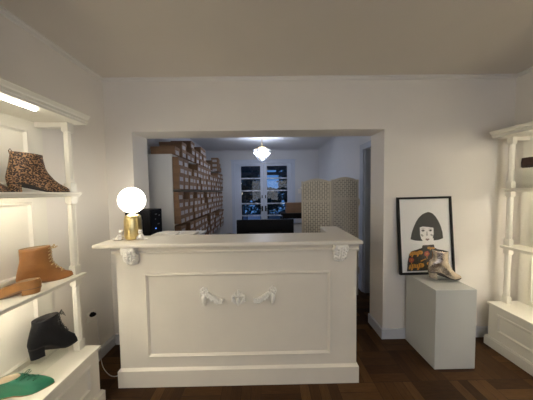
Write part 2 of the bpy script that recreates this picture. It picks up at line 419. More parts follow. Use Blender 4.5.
for k in range(4200):
    p = Vector((rdh.uniform(-5.5, 5.5), rdh.uniform(12.9, 13.6), rdh.uniform(-.02, 1.75))); s_ = rdh.uniform(.07, .15)
    u = Vector((rdh.gauss(0, 1), rdh.gauss(0, 1), rdh.gauss(0, 1))).normalized(); w = u.orthogonal().normalized()
    b.face([b.bm.verts.new(c) for c in (p-u*s_, p+w*s_*.5, p+u*s_, p-w*s_*.5)])
b.build('foliage', M['leaf'], hg)
for k in range(12): B().tube([(-5.2+k*.95, 13.25, -.05), (-5.2+k*.95, 13.25, 1.3)], .03, 6).build('stem', M['bark'], hg)
gc = thing('garden_chair', 'pale canvas garden chair out on the dark terrace', 'chair', (-.38, 6.6, -.04))
mt = Matrix.Translation((-.38, 6.6, -.04))
b = B()
for sx_ in (-.24, .24):
    B().tube([(-.38+sx_, 6.30, -.04), (-.38+sx_, 6.85, .78)], .014).build('frame_tube', M['timber'], gc); B().tube([(-.38+sx_*.93, 6.88, -.04), (-.38+sx_*.93, 6.36, .40)], .014).build('frame_tube', M['timber'], gc)
b = B(); b.box(-.60, -.16, 6.36, 6.74, .385, .40); b.build('seat', M['palefab'], gc)
b = B(); b.loft([[(-.60, 6.66+k*.07, .5+k*.1), (-.16, 6.66+k*.07, .5+k*.1), (-.16, 6.675+k*.07, .5+k*.1), (-.60, 6.675+k*.07, .5+k*.1)] for k in range(3)], smooth=False)
b.build('backrest', M['palefab'], gc)

# ------------------------------------------------------------------ shop counter
ct = thing('shop_counter', 'long cream painted shop counter with plaster garlands and moulded front', 'counter', (-.22, 1.5, 0))
cx0, cx1, cf = -1.125, .690, 1.455
b = B(); b.prism([(cx0, cf), (cx1, cf), (cx1+.012, 1.96), (cx1-.13, 1.96), (cx1-.14, 1.66), (cx0, 1.66)], 'z', .001, 1.09)
b.build('body', M['cream'], ct)
b = B(); b.prism([(cx0-.014, cf-.016), (cx1+.014, cf-.016), (cx1+.026, 1.965), (cx1-.12, 1.965), (cx1-.12, 1.66), (cx0-.014, 1.66)], 'z', 0, .128)
b.loft([[(cx0-.014, cf-.016, .128), (cx1+.014, cf-.016, .128), (cx1+.014, 1.66, .128), (cx0-.014, 1.66, .128)], [(cx0, cf, .143), (cx1, cf, .143), (cx1, 1.66, .143), (cx0, 1.66, .143)]], smooth=False)
b.build('skirting', M['cream'], ct)
# top slab with a rounded nosing
tp = [(-1.238, 1.385), (.705, 1.385), (.735, 1.985), (.562, 1.985), (.545, 1.695), (-1.245, 1.675)]
def inset(pts, d):
    n = len(pts); out = []
    for i in range(n):
        p, a, c = Vector(pts[i]), Vector(pts[i-1]), Vector(pts[(i+1) % n])
        e1 = (p-a).normalized(); e2 = (c-p).normalized()
        n1 = Vector((-e1.y, e1.x)); n2 = Vector((-e2.y, e2.x)); k = (n1+n2); k = k/(k.dot(n1))
        out.append(tuple(p+k*d))
    return out
b = B(); b.loft([[(x, y, z) for x, y in inset(tp, q)] for q, z in ((.012, 1.090), (.002, 1.094), (0, 1.101), (0, 1.111), (.003, 1.117), (.008, 1.120))], smooth=False)
b.build('counter_top', M['cream'], ct)
b = B()
b.prism([(cf+.001, 1.03), (cf-.010, 1.030), (cf-.016, 1.036), (cf-.016, 1.044), (cf-.006, 1.050), (cf-.010, 1.062), (cf-.022, 1.078), (cf-.035, 1.0899), (cf+.001, 1.0899)], 'x', cx0-.02, cx1+.012)
b.build('cornice_moulding', M['cream'], ct)
PR = [(0, 0), (.003, .010), (.010, .014), (.016, .009), (.022, .004), (.024, 0)]
B().ring((-.912, cf, .228), (1, 0, 0), (0, 0, 1), 1.402, .65, PR).build('panel_moulding', M['cream'], ct)

def corbel(cx):
    b = B(); y = cf
    prof = [(0, .985), (.020, .972), (.036, .985), (.042, 1.005), (.034, 1.022), (.040, 1.038), (.062, 1.052), (.068, 1.072), (.066, 1.0895), (0, 1.0895)]
    b.prism([(y-p, z) for p, z in prof], 'x', cx-.046, cx+.046, smooth=False)
    b.ball((cx, y-.030, .985), .034, .022, .020)
    for s in (-1, 1):                                                  # acanthus lobes and side scrolls
        for k in range(4):
            z = 1.066-k*.023
            b.ball((cx+s*(.040-.004*k), y-.050+.006*k, z), .017, .018, .014)
            b.ball((cx+s*(.020-.002*k), y-.062+.007*k, z-.006), .014, .014, .014)
        b.tube([(cx+s*.048, y-.030+.022*math.cos(a), 1.055+.022*math.sin(a)) for a in [i*.5 for i in range(13)]], .007)
    b.tube([(cx, y-.070, 1.075), (cx, y-.058, 1.03), (cx, y-.050, .995), (cx, y-.034, .972)], .010)
    for k in range(5): b.ball((cx-.034+k*.017, y-.014, .958+.004*abs(k-2)), .010)
    return b.build('corbel', M['plaster'], ct)
corbel(-.995); corbel(.552)

def relief(b, cx, cz, k, d):
    for w in b.bm.verts: w.co = Vector((cx+(w.co.x-cx)*k, cf+(w.co.y-cf)*d, cz+(w.co.z-cz)*k))
def garland(s, cx):
    """swag with rosette and hanging leaf; s=+1 rosette at left"""
    b = B(); y = cf
    rx = cx-s*.057
    for k in range(7):
        a = k*2*PI/7; b.ball((rx+.018*math.cos(a), y-.008, .735+.018*math.sin(a)), .012, .010, .012, 8, 6)
    b.ball((rx, y-.014, .735), .012, .010, .012, 8, 6)
    b.tube([(rx+s*.012, y-.006, .725), (rx-s*.001, y-.008, .70), (rx+s*.002, y-.008, .67), (rx+s*.003, y-.004, .635)], .015, 8, lambda q: .7+.5*math.sin(PI*min(q*1.1, 1)) if q < .95 else .25)
    for k in range(3): b.ball((rx+s*(.002), y-.016, .70-k*.020), .007, .006, .012, 8, 6)
    pts = [(rx+s*(.022+.112*q), y-.008, .722-.050*math.sin(q*PI*.62)) for q in [i/10 for i in range(11)]]
    b.tube(pts, .0125, 8, lambda q: .55+.65*math.sin(PI*min(1, .12+q*.85)))
    rd = random.Random(3)
    for i in range(26):
        q = .05+.90*i/25; x, yy, z = pts[min(10, int(q*10.5))]; k = .7+.5*math.sin(PI*q)
        b.ball((x+rd.uniform(-.003, .003), y-.014-rd.uniform(0, .004), z+(-1, 0, 1)[i % 3]*.011*k), .0095*k, .008, .0085*k, 8, 6)
    relief(b, cx, .690, 1.12, 1.7); return b.build('garland_ornament', M['plaster'], ct)
garland(1, -.405); garland(-1, -.015)
b = B(); y = cf; ox = -.211
b.ball((ox, y-.006, .655), .016, .010, .034); b.ball((ox, y-.006, .723), .014, .010, .014); b.ball((ox, y-.006, .74), .008)
for s in (-1, 1):
    b.tube([(ox+s*(.006+.036*math.sin(q*PI)*.9+.012*q), y-.007, .705-.060*q+.020*math.sin(q*PI)) for q in [i/8 for i in range(9)]], .009, 8)
    b.tube([(ox+s*.006, y-.007, .64), (ox+s*.028, y-.007, .648), (ox+s*.046, y-.007, .668), (ox+s*.040, y-.007, .684), (ox+s*.030, y-.007, .676)], .008, 8)
    b.ball((ox+s*.024, y-.008, .714), .009); b.ball((ox+s*.048, y-.008, .664), .010, .009, .010)
b.tube([(ox, y-.006, .72), (ox, y-.006, .69)], .008)
relief(b, ox, .685, 1.0, 1.7); b.build('fleur_ornament', M['plaster'], ct)

# ------------------------------------------------------------------ globe lamp on the counter
lx, ly = -1.058, 1.562
lp = thing('table_lamp', 'glowing opal globe lamp on a rounded brass base on the counter', 'lamp', (lx, ly, 1.12))
pr = [(.001, 1.120), (.040, 1.120), (.051, 1.124), (.058, 1.135), (.061, 1.155), (.061, 1.265), (.058, 1.287), (.055, 1.305), (.040, 1.316), (.022, 1.320), (.016, 1.324), (.016, 1.332), (.001, 1.332)]
B().lathe(pr, lx, ly, 40).build('lamp_base', M['brass'], lp)
B().loft([[(lx+.094*max(.01, math.sin(PI*j/20))*math.cos(2*PI*i/36), ly+.094*max(.01, math.sin(PI*j/20))*math.sin(2*PI*i/36), 1.430-.102*math.cos(PI*j/20)) for i in range(36)] for j in range(21)]).build('globe_shade', M['globe'], lp)
part_label(B().tube([(lx+.004, ly-.060, 1.20), (lx+.004, ly-.068, 1.20)], .006).build('switch_knob', M['brass'], lp), 'small brass knob')

# little white figurines beside the lamp
def figurine(x, y, s, label):
    t = thing('figurine', label, 'ornament', (x, y, 1.1201), 0)
    b = B(); b.ball((0, 0, .019), .027, .020, .019); b.ball((-s*.020, -.006, .013), .022, .015, .013)
    b.ball((-s*.042, -.008, .0095), .014, .010, .0095); b.ball((s*.004, 0, .036), .018, .016, .016)
    b.tube([(s*.016, -.010, .036), (s*.024, -.016, .018), (s*.008, -.024, .008)], .0065, 8)
    b.tube([(-s*.006, -.014, .036), (-s*.016, -.020, .022), (-s*.028, -.017, .012)], .0065, 8)
    b.build('body', M['ceramic'], t, local=True)
    h = B(); h.ball((s*.006, -.003, .062), .016, .015, .016)
    for q in (-.010, .010): h.ball((s*.006+q, -.001, .075), .0065, .005, .0065, 8, 6)
    h.build('head', M['ceramic'], t, local=True)
figurine(-1.138, 1.525, 1, 'small white reclining figurine left of the brass lamp base')
figurine(-.972, 1.525, -1, 'small white seated figurine right of the brass lamp base')

# ------------------------------------------------------------------ behind the counter
sc = thing('side_cabinet', 'low white cabinet behind the left end of the counter', 'cabinet', (-.88, 1.84, 0))
B().box(-1.235, -.62, 1.70, 1.99, .001, 1.07).build('body', M['shelfw'], sc)
B().box(-1.245, -.61, 1.69, 2.0, 1.07, 1.095, bev=.003).build('cabinet_top', M['shelfw'], sc)
for k in range(2):
    dr = B().box(-1.22+k*.305, -.93+k*.305, 1.99, 2.005, .05, 1.03).build('door', M['shelfw'], sc)
    B().box(-.96+k*.06, -.95+k*.06, 2.005, 2.025, .6, .72).build('handle', M['greyp'], dr)
tw = thing('computer_tower', 'black box-shaped device behind the brass lamp', 'device', (-1.12, 1.82, 1.0955))
B().box(-1.242, -1.02, 1.73, 1.93, 1.0955, 1.335, bev=.006).build('case', M['blackpl'], tw)
b = B(); b.box(-1.02, -1.016, 1.745, 1.915, 1.115, 1.32)
pn = b.build('front_panel', M['blackpl'], tw)
for yy, zz, w_ in ((1.80, 1.285, .03), (1.86, 1.27, .02), (1.80, 1.24, .012), (1.84, 1.19, .03)):
    B().box(-1.0165, -1.0135, yy, yy+w_, zz, zz+.010).build('button', M['greyp'], pn)
part_label(B().box(-1.0165, -1.0135, 1.80, 1.815, 1.155, 1.163).build('indicator_light', M['blueled'], pn), 'tiny blue light')
def sheet(x0, x1, y0, y1, z, rz, label, h=.004, curl=0):
    b = B(); n = 8
    cx, cy = (x0+x1)/2, (y0+y1)/2
    lo = []
    for i in range(n+1):
        x = x0+(x1-x0)*i/n; dz = curl*math.sin(PI*i/n)
        lo.append([(x, y0, z+dz), (x, y1, z+dz), (x, y1, z+dz+h), (x, y0, z+dz+h)])
    b.loft(lo, smooth=False)
    R = Matrix.Translation((cx, cy, 0)) @ Matrix.Rotation(rz, 4, 'Z') @ Matrix.Translation((-cx, -cy, 0))
    for w in b.bm.verts: w.co = R @ w.co
    tag(b.build('paper_stack', M['paper']), label, 'papers', 'papers behind the lamp')
sheet(-1.0, -.80, 1.70, 1.82, 1.0955, .10, 'cream papers with a curled edge beside the black box device', .024, .012)
sheet(-.77, -.64, 1.72, 1.86, 1.0955, -.08, 'flat white papers right of the curled cream papers', .020, 0)

dk = thing('work_desk', 'plain desk hidden behind the counter carrying the black screen', 'desk', (0, 1.98, 0))
B().box(-.50, .50, 1.71, 2.25, .715, .74).build('desk_top', M['shelfw'], dk)
for x in (-.47, .47):
    for yy in (1.74, 2.22): B().box(x-.02, x+.02, yy-.02, yy+.02, 0, .715).build('leg', M['blackpl'], dk)
mo = thing('monitor', 'black flat computer monitor showing its back above the counter', 'monitor', (0, 1.95, .7405))
B().box(-.285, .285, 1.93, 1.965, .865, 1.205, bev=.004).build('housing', M['blackpl'], mo)
B().box(-.16, .16, 1.905, 1.93, .90, 1.08).build('rear_bulge', M['blackpl'], mo)
b = B(); b.box(-.03, .03, 1.885, 1.905, .75, 1.0); b.build('stand_neck', M['blackpl'], mo)
B().box(-.12, .12, 1.83, 2.02, .7405, .752).build('stand_foot', M['blackpl'], mo)
oc = thing('office_chair', 'black chair with rounded backrest behind the counter, left of the black screen', 'chair', (-.46, 2.62, 0))
b = B(); n = 16
b.loft([[(-.46+.23*max(.02, math.sin(PI*j/12))**.6*math.cos(2*PI*i/n), 2.50+.035*math.sin(2*PI*i/n), .75-.20*math.cos(PI*j/12)) for i in range(n)] for j in range(13)])
b.build('backrest', M['blackfab'], oc)
B().box(-.68, -.24, 2.52, 2.96, .44, .50, bev=.02).build('seat', M['blackfab'], oc)
b = B(); b.tube([(-.46, 2.74, .44), (-.46, 2.74, .10)], .025); b.build('column', M['blackpl'], oc)
B().tube([(-.46, 2.62, .44), (-.46, 2.50, .47), (-.46, 2.53, .62)], .018).build('back_bracket', M['blackpl'], oc)
for k in range(5):
    a = k*2*PI/5; o = B().tube([(-.46, 2.74, .12), (-.46+.26*math.cos(a), 2.74+.26*math.sin(a), .075)], .018).build('leg', M['blackpl'], oc)
    B().ball((-.46+.26*math.cos(a), 2.74+.26*math.sin(a), .03), .028, .028, .03).build('caster', M['blackpl'], o)

# ------------------------------------------------------------------ white shelving full of shoeboxes
FX, WX = -1.15, -1.45
SY0, SY1 = 2.45, 5.05
su = thing('shelving_unit', 'tall white shelving full of brown shoeboxes along the left wall', 'shelf', ((FX+WX)/2, (SY0+SY1)/2, 0))
BZ = [.21, .65, 1.09, 1.53, 1.97]            # board tops
bay = [SY0+(SY1-SY0)*k/3 for k in range(4)]
for k, yy in enumerate(bay):
    y0 = yy if k == 0 else (yy-.009 if k < 3 else yy-.018)
    B().box(WX, FX, y0, y0+.018, 0, 1.97).build('side_panel' if k in (0, 3) else 'divider', M['shelfw'], su)
for k in range(3):
    a = bay[k]+(.018 if k == 0 else .009); c = bay[k+1]-(.018 if k == 2 else .009)
    for z in BZ: B().box(WX, FX, a, c, z-.02, z).build('shelf_board', M['shelfb'], su)
B().box(WX-.012, WX, SY0, SY1, 0, 1.97).build('back_panel', M['shelfw'], su)

BW, BHt, BD = .158, .1015, .30
def make_box():
    """origin: bottom of the end face, face looks to +X"""
    b = B(); b.box(-BD, 0, -BW/2+.003, BW/2-.003, 0, BHt*.66, bev=.0015)
    o = b.build('shoebox', M['card'])
    b = B(); b.box(-BD-.003, .004, -BW/2, BW/2, BHt*.60, BHt); b.build('lid', M['cardlid'], o, local=True)
    b = B(); b.box(0, .0012, -.052, .044, .007, BHt*.57); part_label(b.build('size_sticker', M['sticker'], o, local=True), 'white printed sticker')
    return o
proto = make_box(); kids = list(proto.children); used = [False]
def put_box(x, y, z, rz, label, group):
    if not used[0]: r = proto; used[0] = True
    else:
        r = proto.copy(); COL.objects.link(r)
        for k in kids:
            c = k.copy(); c.parent = r; COL.objects.link(c)
    r.location = (x, y, z); r.rotation_euler = (0, 0, rz); tag(r, label, 'shoebox', group)
rd = random.Random(11)
ORD = ['first', 'second', 'third', 'fourth', 'fifth']
ROWN = ['bottom box', 'second box up', 'third box up', 'top box']
BAYN = ['near bay', 'middle bay', 'far bay']
CMP = {3: 'upper compartment', 2: 'middle compartment', 1: 'lower compartment'}
missing = {(0, 3, 2, 3), (0, 3, 3, 3), (0, 2, 1, 3), (0, 2, 3, 3), (1, 2, 1, 3), (1, 2, 1, 2), (0, 1, 1, 3), (0, 1, 1, 2),
           (1, 3, 4, 3), (1, 1, 2, 3), (1, 1, 2, 2), (2, 3, 0, 3), (2, 3, 1, 3), (2, 1, 0, 3), (2, 2, 2, 3), (2, 1, 1, 3)}
for k in range(3):
    a = bay[k]+(.018 if k == 0 else .009)+.004; c = bay[k+1]-(.018 if k == 2 else .009)-.004
    for lev in (3, 2, 1):
        for col_ in range(5):
            yc = a+(c-a)*(col_+.5)/5
            for row in range(4):
                if (k, lev, col_, row) in missing: continue
                put_box(FX+.070+rd.uniform(-.016, .016), yc, BZ[lev]+.0004+(BHt+.0008)*row, 0,
                        'brown shoebox, %s, %s, %s column from the counter end, %s' % (BAYN[k], CMP[lev], ORD[col_], ROWN[row]), 'shoeboxes in the white shelving')
tops = [(2.56, 1, 0), (2.74, 2, 0), (2.91, 1, 0), (3.09, 3, 0), (3.28, 2, 0), (3.50, 3, 0), (3.67, 3, 0), (3.85, 1, 0), (4.03, 1, 0)]
for i, (yy, n_, r_) in enumerate(tops):
    for j in range(n_):
        st = ['alone on the board', 'lower one', 'upper one'][j+1] if n_ == 2 else (['lowest', 'middle', 'topmost'][j] if n_ == 3 else 'alone')
        put_box(FX+.035+rd.uniform(-.012, .012), yy, 1.9704+(BHt+.0008)*j, rd.uniform(-.02, .02),
                'brown shoebox on top of the shelving, %s stack from the counter end, %s' % (['first', 'second', 'third', 'fourth', 'fifth', 'sixth', 'seventh', 'eighth', 'ninth'][i], st), 'shoeboxes on top of the shelving')
for j in range(3):
    put_box(FX+.02, 4.49, 1.9704+(BHt+.0008)*j, -PI/2+.06*j, 'brown shoebox turned sideways at the far top end of the shelving, %s' % ['lowest', 'middle', 'topmost'][j], 'sideways shoeboxes')
for j in range(3):
    put_box(FX-.05, 4.92, 1.9704+(BHt+.0008)*j, .05*j, 'brown shoebox at the window end of the shelving top, %s' % ['lowest', 'middle', 'topmost'][j], 'shoeboxes at the window end')

# ------------------------------------------------------------------ folding screen
sm = thing('folding_screen', 'cream woven two-panel folding screen with arched tops right of the counter', 'screen', (.905, 2.655, 0))
def screen_panel(p0, p1, htop):
    p0, p1 = Vector((*p0, 0)), Vector((*p1, 0)); w = (p1-p0).length
    e = bpy.data.objects.new('screen_panel', None); COL.objects.link(e); e.parent = sm
    e.location = p0-Vector((.905, 2.655, 0)); e.rotation_euler = (0, 0, math.atan2(p1.y-p0.y, p1.x-p0.x))
    arch = lambda x: htop-.045+.045*math.sin(PI*max(0, min(1, (x-.02)/(w-.04))))
    f = B(); t = .026
    f.box(0, t, -.011, .011, 0, htop-.035); f.box(w-t, w, -.011, .011, 0, htop-.035)
    N = 16; lo = []
    for i in range(N+1):
        x = t+(w-2*t)*i/N; z = arch(x); lo.append([(x, -.011, z-.03), (x, .011, z-.03), (x, .011, z), (x, -.011, z)])
    f.loft(lo, smooth=False)
    f.box(t, w-t, -.011, .011, htop-.318, htop-.288); f.box(t, w-t, -.011, .011, .10, .13)
    f.build('frame', M['screenw'], e, local=True)
    wv = B(); lo = []
    for i in range(N+1):
        x = t-.003+(w-2*t+.006)*i/N; z = arch(x)-.02
        lo.append([(x, -.005, htop-.295), (x, .005, htop-.295), (x, .005, z), (x, -.005, z)])
    wv.loft(lo, smooth=False); wv.build('woven_panel', M['weave'], e, local=True)
    B().box(t-.003, w-t+.003, -.005, .005, .115, htop-.31).build('woven_panel', M['weave'], e, local=True)
    return e
e1 = screen_panel((.512, 2.72), (.903, 2.640), 1.655)
e2 = screen_panel((.907, 2.640), (1.305, 2.715), 1.672)
b = B()
for z in (.35, 1.32): b.box(1.303, 1.328, 2.708, 2.722, z-.045, z+.045)
b.build('hinge', M['screenw'], sm)
B().ball((.505, 2.70, 1.53), .016).build('white_knob', M['ceramic'], sm)

# console and boxes by the french door
cs = thing('console_table', 'dark wooden console table near the french doors', 'table', (.66, 4.35, 0))
B().box(.34, 1.02, 4.15, 4.55, .985, 1.02).build('table_top', M['blackwood'], cs)
B().box(.38, .98, 4.18, 4.52, .90, .985).build('apron', M['blackwood'], cs)
for x in (.38, .98):
    for yy in (4.18, 4.52): B().box(x-.03, x+.03, yy-.03, yy+.03, 0, .90).build('leg', M['blackwood'], cs)
B().box(.41, .95, 4.21, 4.49, .28, .31).build('lower_shelf', M['blackwood'], cs)
for j in range(2):
    t = thing('cardboard_box', ['wide brown cardboard box on the dark console table, under another', 'wide brown cardboard box on top of the one on the console table'][j], 'box', (.66, 4.33, 1.0205+j*.107), 0, 'boxes on the console table')
    B().box(.465+j*.006, .86, 4.20, 4.46, 1.0205+j*.107, 1.0905+j*.107).build('body', M['card'], t)
    B().box(.46+j*.006, .865, 4.195, 4.465, 1.0855+j*.107, 1.1265+j*.107, bev=.002).build('lid', M['cardlid'], t)
wb = thing('white_box', 'white box on the lower shelf of the dark console table', 'box', (.75, 4.35, .3105))
B().box(.55, .88, 4.24, 4.46, .3105, .70, bev=.004).build('body', M['shelfw'], wb); B().box(.545, .885, 4.235, 4.465, .70, .76, bev=.004).build('lid', M['shelfw'], wb)
sw = thing('light_switch', 'white light switch on the far wall right of the french doors', 'switch', (.90, YB, 1.5))
B().box(.865, .945, YB-.010, YB, 1.43, 1.55, bev=.003).build('plate', M['ceramic'], sw); B().box(.885, .925, YB-.014, YB-.010, 1.46, 1.52).build('rocker', M['ceramic'], sw)

# ------------------------------------------------------------------ chandelier
hx, hy = -.04, 3.75
ch = thing('chandelier', 'small tiered crystal chandelier glowing in the back room', 'chandelier', (hx, hy, H))
B().lathe([(.001, H), (.055, H), (.055, H-.008), (.04, H-.025), (.012, H-.04), (.001, H-.04)], hx, hy, 24).build('ceiling_canopy', M['gold'], ch)
b = B()
zc = H-.04
i = 0
while zc > 2.36:
    pts = []
    for k in range(13):
        a = 2*PI*k/12; u = .011*math.cos(a); vz = .019*math.sin(a)
        pts.append((hx+(u if i % 2 else 0), hy+(0 if i % 2 else u), zc-.016+vz))
    b.tube(pts, .0035, 6); zc -= .030; i += 1
b.build('chain', M['gold'], ch)
b = B(); b.lathe([(.001, 2.40), (.012, 2.40), (.020, 2.38), (.012, 2.36), (.024, 2.345), (.012, 2.325), (.001, 2.32)], hx, hy, 16)
for k in range(6): a = k*PI/3; b.tube([(hx+.01*math.cos(a), hy+.01*math.sin(a), 2.335), (hx+.08*math.cos(a), hy+.08*math.sin(a), 2.325), (hx+.150*math.cos(a), hy+.150*math.sin(a), 2.295)], .004, 6)
b.build('stem', M['gold'], ch)
tiers = [(.152, 2.285, .050, 34), (.150, 2.238, .046, 34), (.116, 2.192, .040, 24), (.080, 2.152, .036, 18), (.046, 2.116, .030, 11)]
for r, z, h_, n_ in tiers:
    b = B()
    b.tube([(hx+r*math.cos(2*PI*k/32), hy+r*math.sin(2*PI*k/32), z) for k in range(33)], .005, 6)
    rg = b.build('hoop', M['gold'], ch)
    b = B()
    for k in range(n_):
        a = 2*PI*k/n_; x, yy = hx+r*math.cos(a), hy+r*math.sin(a)
        b.lathe([(.001, z-.003), (.009, z-.012), (.011, z-.020), (.008, z-h_*.8), (.001, z-h_-.006)], x, yy, 6, smooth=False)
    b.build('crystal_row', M['crystal'], rg)
B().ball((hx, hy, 2.078), .014).build('crystal_ball', M['crystal'], ch)
for k in range(3):
    a = k*2*PI/3; B().ball((hx+.06*math.cos(a), hy+.06*math.sin(a), 2.255), .024, .024, .032).build('bulb', M['bulb'], ch)
pl = bpy.data.lights.new('chandelier_light', 'POINT'); pl.energy = CHANDELIER_POWER; pl.color = (.72, .80, 1.0); pl.shadow_soft_size = .05
po = bpy.data.objects.new('chandelier_light', pl); COL.objects.link(po); po.parent = ch; po.location = (0, 0, 2.22-H)

# ------------------------------------------------------------------ built-in display units
def display_unit(s, wx, pxp, xs, xc, xh, yend, y0, label, hts):
    """s=+1: unit on the left wall facing +X, s=-1: on the right wall. wx wall, pxp panel face, xs shelf front, xc cabinet front, xh header front"""
    zc_, z2, z1, zh0, zh1 = hts
    u = thing('display_unit', label, 'shelving', ((wx+xs)/2, (y0+yend)/2, 0))
    bx = lambda b, xa, xb, *r, **k: b.box(min(xa, xb), max(xa, xb), *r, **k)
    W0 = wx+s*.001
    # back panel with mouldings
    b = B(); bx(b, W0, pxp, y0, yend, zc_, zh1-.01)
    ax = (0, 1, 0) if s > 0 else (0, -1, 0)
    for za, zb in ((zc_+.03, z2-.06), (z2+.035, z1-.06), (z1+.035, zh0-.06)):
        n_ = 3; wd = (yend-y0-.13)/n_
        for k in range(n_):
            ya = yend-.085-(k+1)*wd+.03; yb = yend-.085-k*wd
            b.ring((pxp, ya if s > 0 else yb, za), ax, (0, 0, 1), yb-ya, zb-za, [(0, 0), (.003, .010), (.012, .012), (.020, .004), (.024, 0)])
    b.build('back_panel', M['ivory'], u)
    # base cabinet
    b = B(); bx(b, W0, xc-s*.008, y0, yend-.010, .001, zc_-.022); cb = b.build('cabinet', M['ivory'], u)
    b = B(); b.ring((xc-s*.008, (yend-.60) if s > 0 else yend-.075, .165), ax, (0, 0, 1), .525, zc_-.24, [(0, 0), (.004, .008), (.014, .010), (.022, .003), (.026, 0)])
    b.ring((xc-s*.008, (yend-1.26) if s > 0 else yend-.735, .165), ax, (0, 0, 1), .525, zc_-.24, [(0, 0), (.004, .008), (.014, .010), (.022, .003), (.026, 0)])
    b.build('cabinet_moulding', M['ivory'], cb)
    b = B(); bx(b, W0, xc+s*.016, y0-.0, yend+.004, 0, .080)
    bx(b, W0, xc+s*.008, y0, yend-.002, .080, .090); b.build('skirting', M['ivory'], u)
    b = B(); bx(b, W0, xc+s*.004, y0, yend, zc_-.022, zc_, bev=.003); b.build('cabinet_top', M['ivory'], u)
    # shelves with a moulded edge
    for z in (z2, z1):
        prof = [(wx+s*.001, z-.018), (xs-s*.036, z-.018), (xs-s*.036, z-.030), (xs-s*.020, z-.030), (xs-s*.012, z-.024), (xs-s*.010, z-.017), (xs-s*.002, z-.013), (xs, z-.008), (xs, z-.002), (xs-s*.003, z), (wx+s*.001, z)]
        b = B().prism(prof, 'y', y0, yend); b.build('shelf', M['ivory'], u)
        xq = xs-s*.055; b = B(); bx(b, xq-s*.006, xq+s*.006, y0+.1, yend-.15, z-.0245, z-.0185)
        part_label(b.build('led_strip', M['led'], u), 'glowing white light strip')
    # header with cornice and end rail
    b = B(); hf = xh-s*.030
    prof = [(wx+s*.001, zh0), (hf-s*.02, zh0), (hf, zh0), (hf, zh0+.012), (hf+s*.006, zh0+.016), (hf+s*.006, zh0+.030), (hf+s*.014, zh0+.036), (hf+s*.024, zh0+.052), (hf+s*.030, zh1-.008), (hf+s*.030, zh1), (wx+s*.001, zh1)]
    b.prism(prof, 'y', y0, yend+.012); b.build('header', M['ivory'], u)
    pf = xs-s*.030; pw = .042
    b = B(); bx(b, pxp, pf-s*pw, yend-.045, yend-.012, zh0-.032, zh0-.0005); b.build('end_rail', M['ivory'], u)
    # posts: square blocks with a chamfered shaft between the shelves
    for yp in (yend-.048, y0+.006):
        b = B(); xa, xb = (pf-s*pw, pf) if s > 0 else (pf, pf-s*pw)
        cxp, cyp = (xa+xb)/2, yp+.021
        for za, zb in ((zc_, z2-.018), (z2, z1-.018), (z1, zh0)):
            hw = .021
            sq = lambda h: [(cxp-h, cyp-h), (cxp, cyp-h), (cxp+h, cyp-h), (cxp+h, cyp), (cxp+h, cyp+h), (cxp, cyp+h), (cxp-h, cyp+h), (cxp-h, cyp)]
            oc_ = lambda r: [(cxp+r*1.05*math.cos(a), cyp+r*1.05*math.sin(a)) for a in [-.75*PI+i*PI/4 for i in range(8)]]
            lp_ = [(sq(hw), za), (sq(hw), za+.055), (oc_(.0190), za+.068), (oc_(.0200), za+.09), (oc_(.0200), zb-.09), (oc_(.0190), zb-.068), (sq(hw), zb-.055), (sq(hw), zb)]
            b.loft([[(x, y, z) for x, y in p] for p, z in lp_], smooth=False)
        b.build('post', M['ivory'], u)
    b = B(); xl = xh-s*.085; bx(b, xl-s*.007, xl+s*.007, y0+.1, yend-.24, zh0-.008, zh0-.0005)
    part_label(b.build('led_strip', M['led'], u), 'glowing white light strip')
    return u
display_unit(1, XL, XL+.012, -1.250, -1.180, -1.175, 1.348, -.85, 'cream display shelving with lit header on the left, holding boots and green shoe', (.415, .940, 1.498, 1.955, 2.015))
display_unit(-1, XR, XR-.022, 2.205, 2.105, 2.085, 1.80, .45, 'cream display shelving on the right wall holding one dark shoe', (.410, .950, 1.483, 1.945, 2.005))

# ------------------------------------------------------------------ shoes
def smooth(t): t = max(0, min(1, t)); return t*t*(3-2*t)
def interp(tab, x):
    if x <= tab[0][0]: return tab[0][1]
    for (a, va), (c, vc) in zip(tab, tab[1:]):
        if x <= c: return va+(vc-va)*smooth((x-a)/(c-a)) if False else va+(vc-va)*(x-a)/(c-a)
    return tab[-1][1]
class Shoe:
    """local axes: x heel->toe, z up, y across; heel back at x=0"""
    def __init__(s, L=.27, heel=.055, point=1.0, width=.037, spring=.006, front=None, back=None, shaft_w=.042, top_slope=0, blend_h=.10):
        s.L, s.heel, s.point, s.width, s.spring, s.front, s.back, s.sw, s.ts, s.bh = L, heel, point, width, spring, front, back, shaft_w, top_slope, blend_h
    def sole(s, x):
        u = x/s.L
        if u < .26: return s.heel
        if u < .70: return s.heel*(1-smooth((u-.26)/.44))+.0
        return s.spring*((u-.70)/.30)**2
    def foot_w(s, u):
        return s.width*interp([(0, .74), (.2, .76), (.42, .72), (.60, .96), (.70, 1.0), (.82, .86), (.92, .62), (1, .42)], u)
    def loop(s, lift, N=20, shrink=0):
        xb, xf = interp(s.back, lift), interp(s.front, lift)
        k = smooth(lift/s.bh); up = []
        for i in range(N+1):
            u = (1-math.cos(PI*i/N))/2; x = xb+(xf-xb)*u
            capb = .16+(.5-.16)*k; capf = .22*s.point+(.5-.22*s.point)*k
            c = 1.0
            if u < capb: c *= math.sqrt(max(0, 1-(1-u/capb)**2))
            if u > 1-capf: c *= max(0, 1-((u-1+capf)/capf)**(2 if k > .5 else 1.8))**.55
            w = (s.foot_w(x/s.L)*(1-k)+s.sw*k)*c
            w *= 1-.10*smooth(lift/.03)*(1-k)
            w = max(w-shrink, .0005)
            z = s.sole(x)*(1-k)+s.heel*k+lift+s.ts*(x-xb)*k
            up.append((x if shrink == 0 else x+(shrink if u < .5 else -shrink)*abs(2*u-1), w, z))
        return [(x, -w, z) for x, w, z in up]+[(x, w, z) for x, w, z in up[-2:0:-1]]
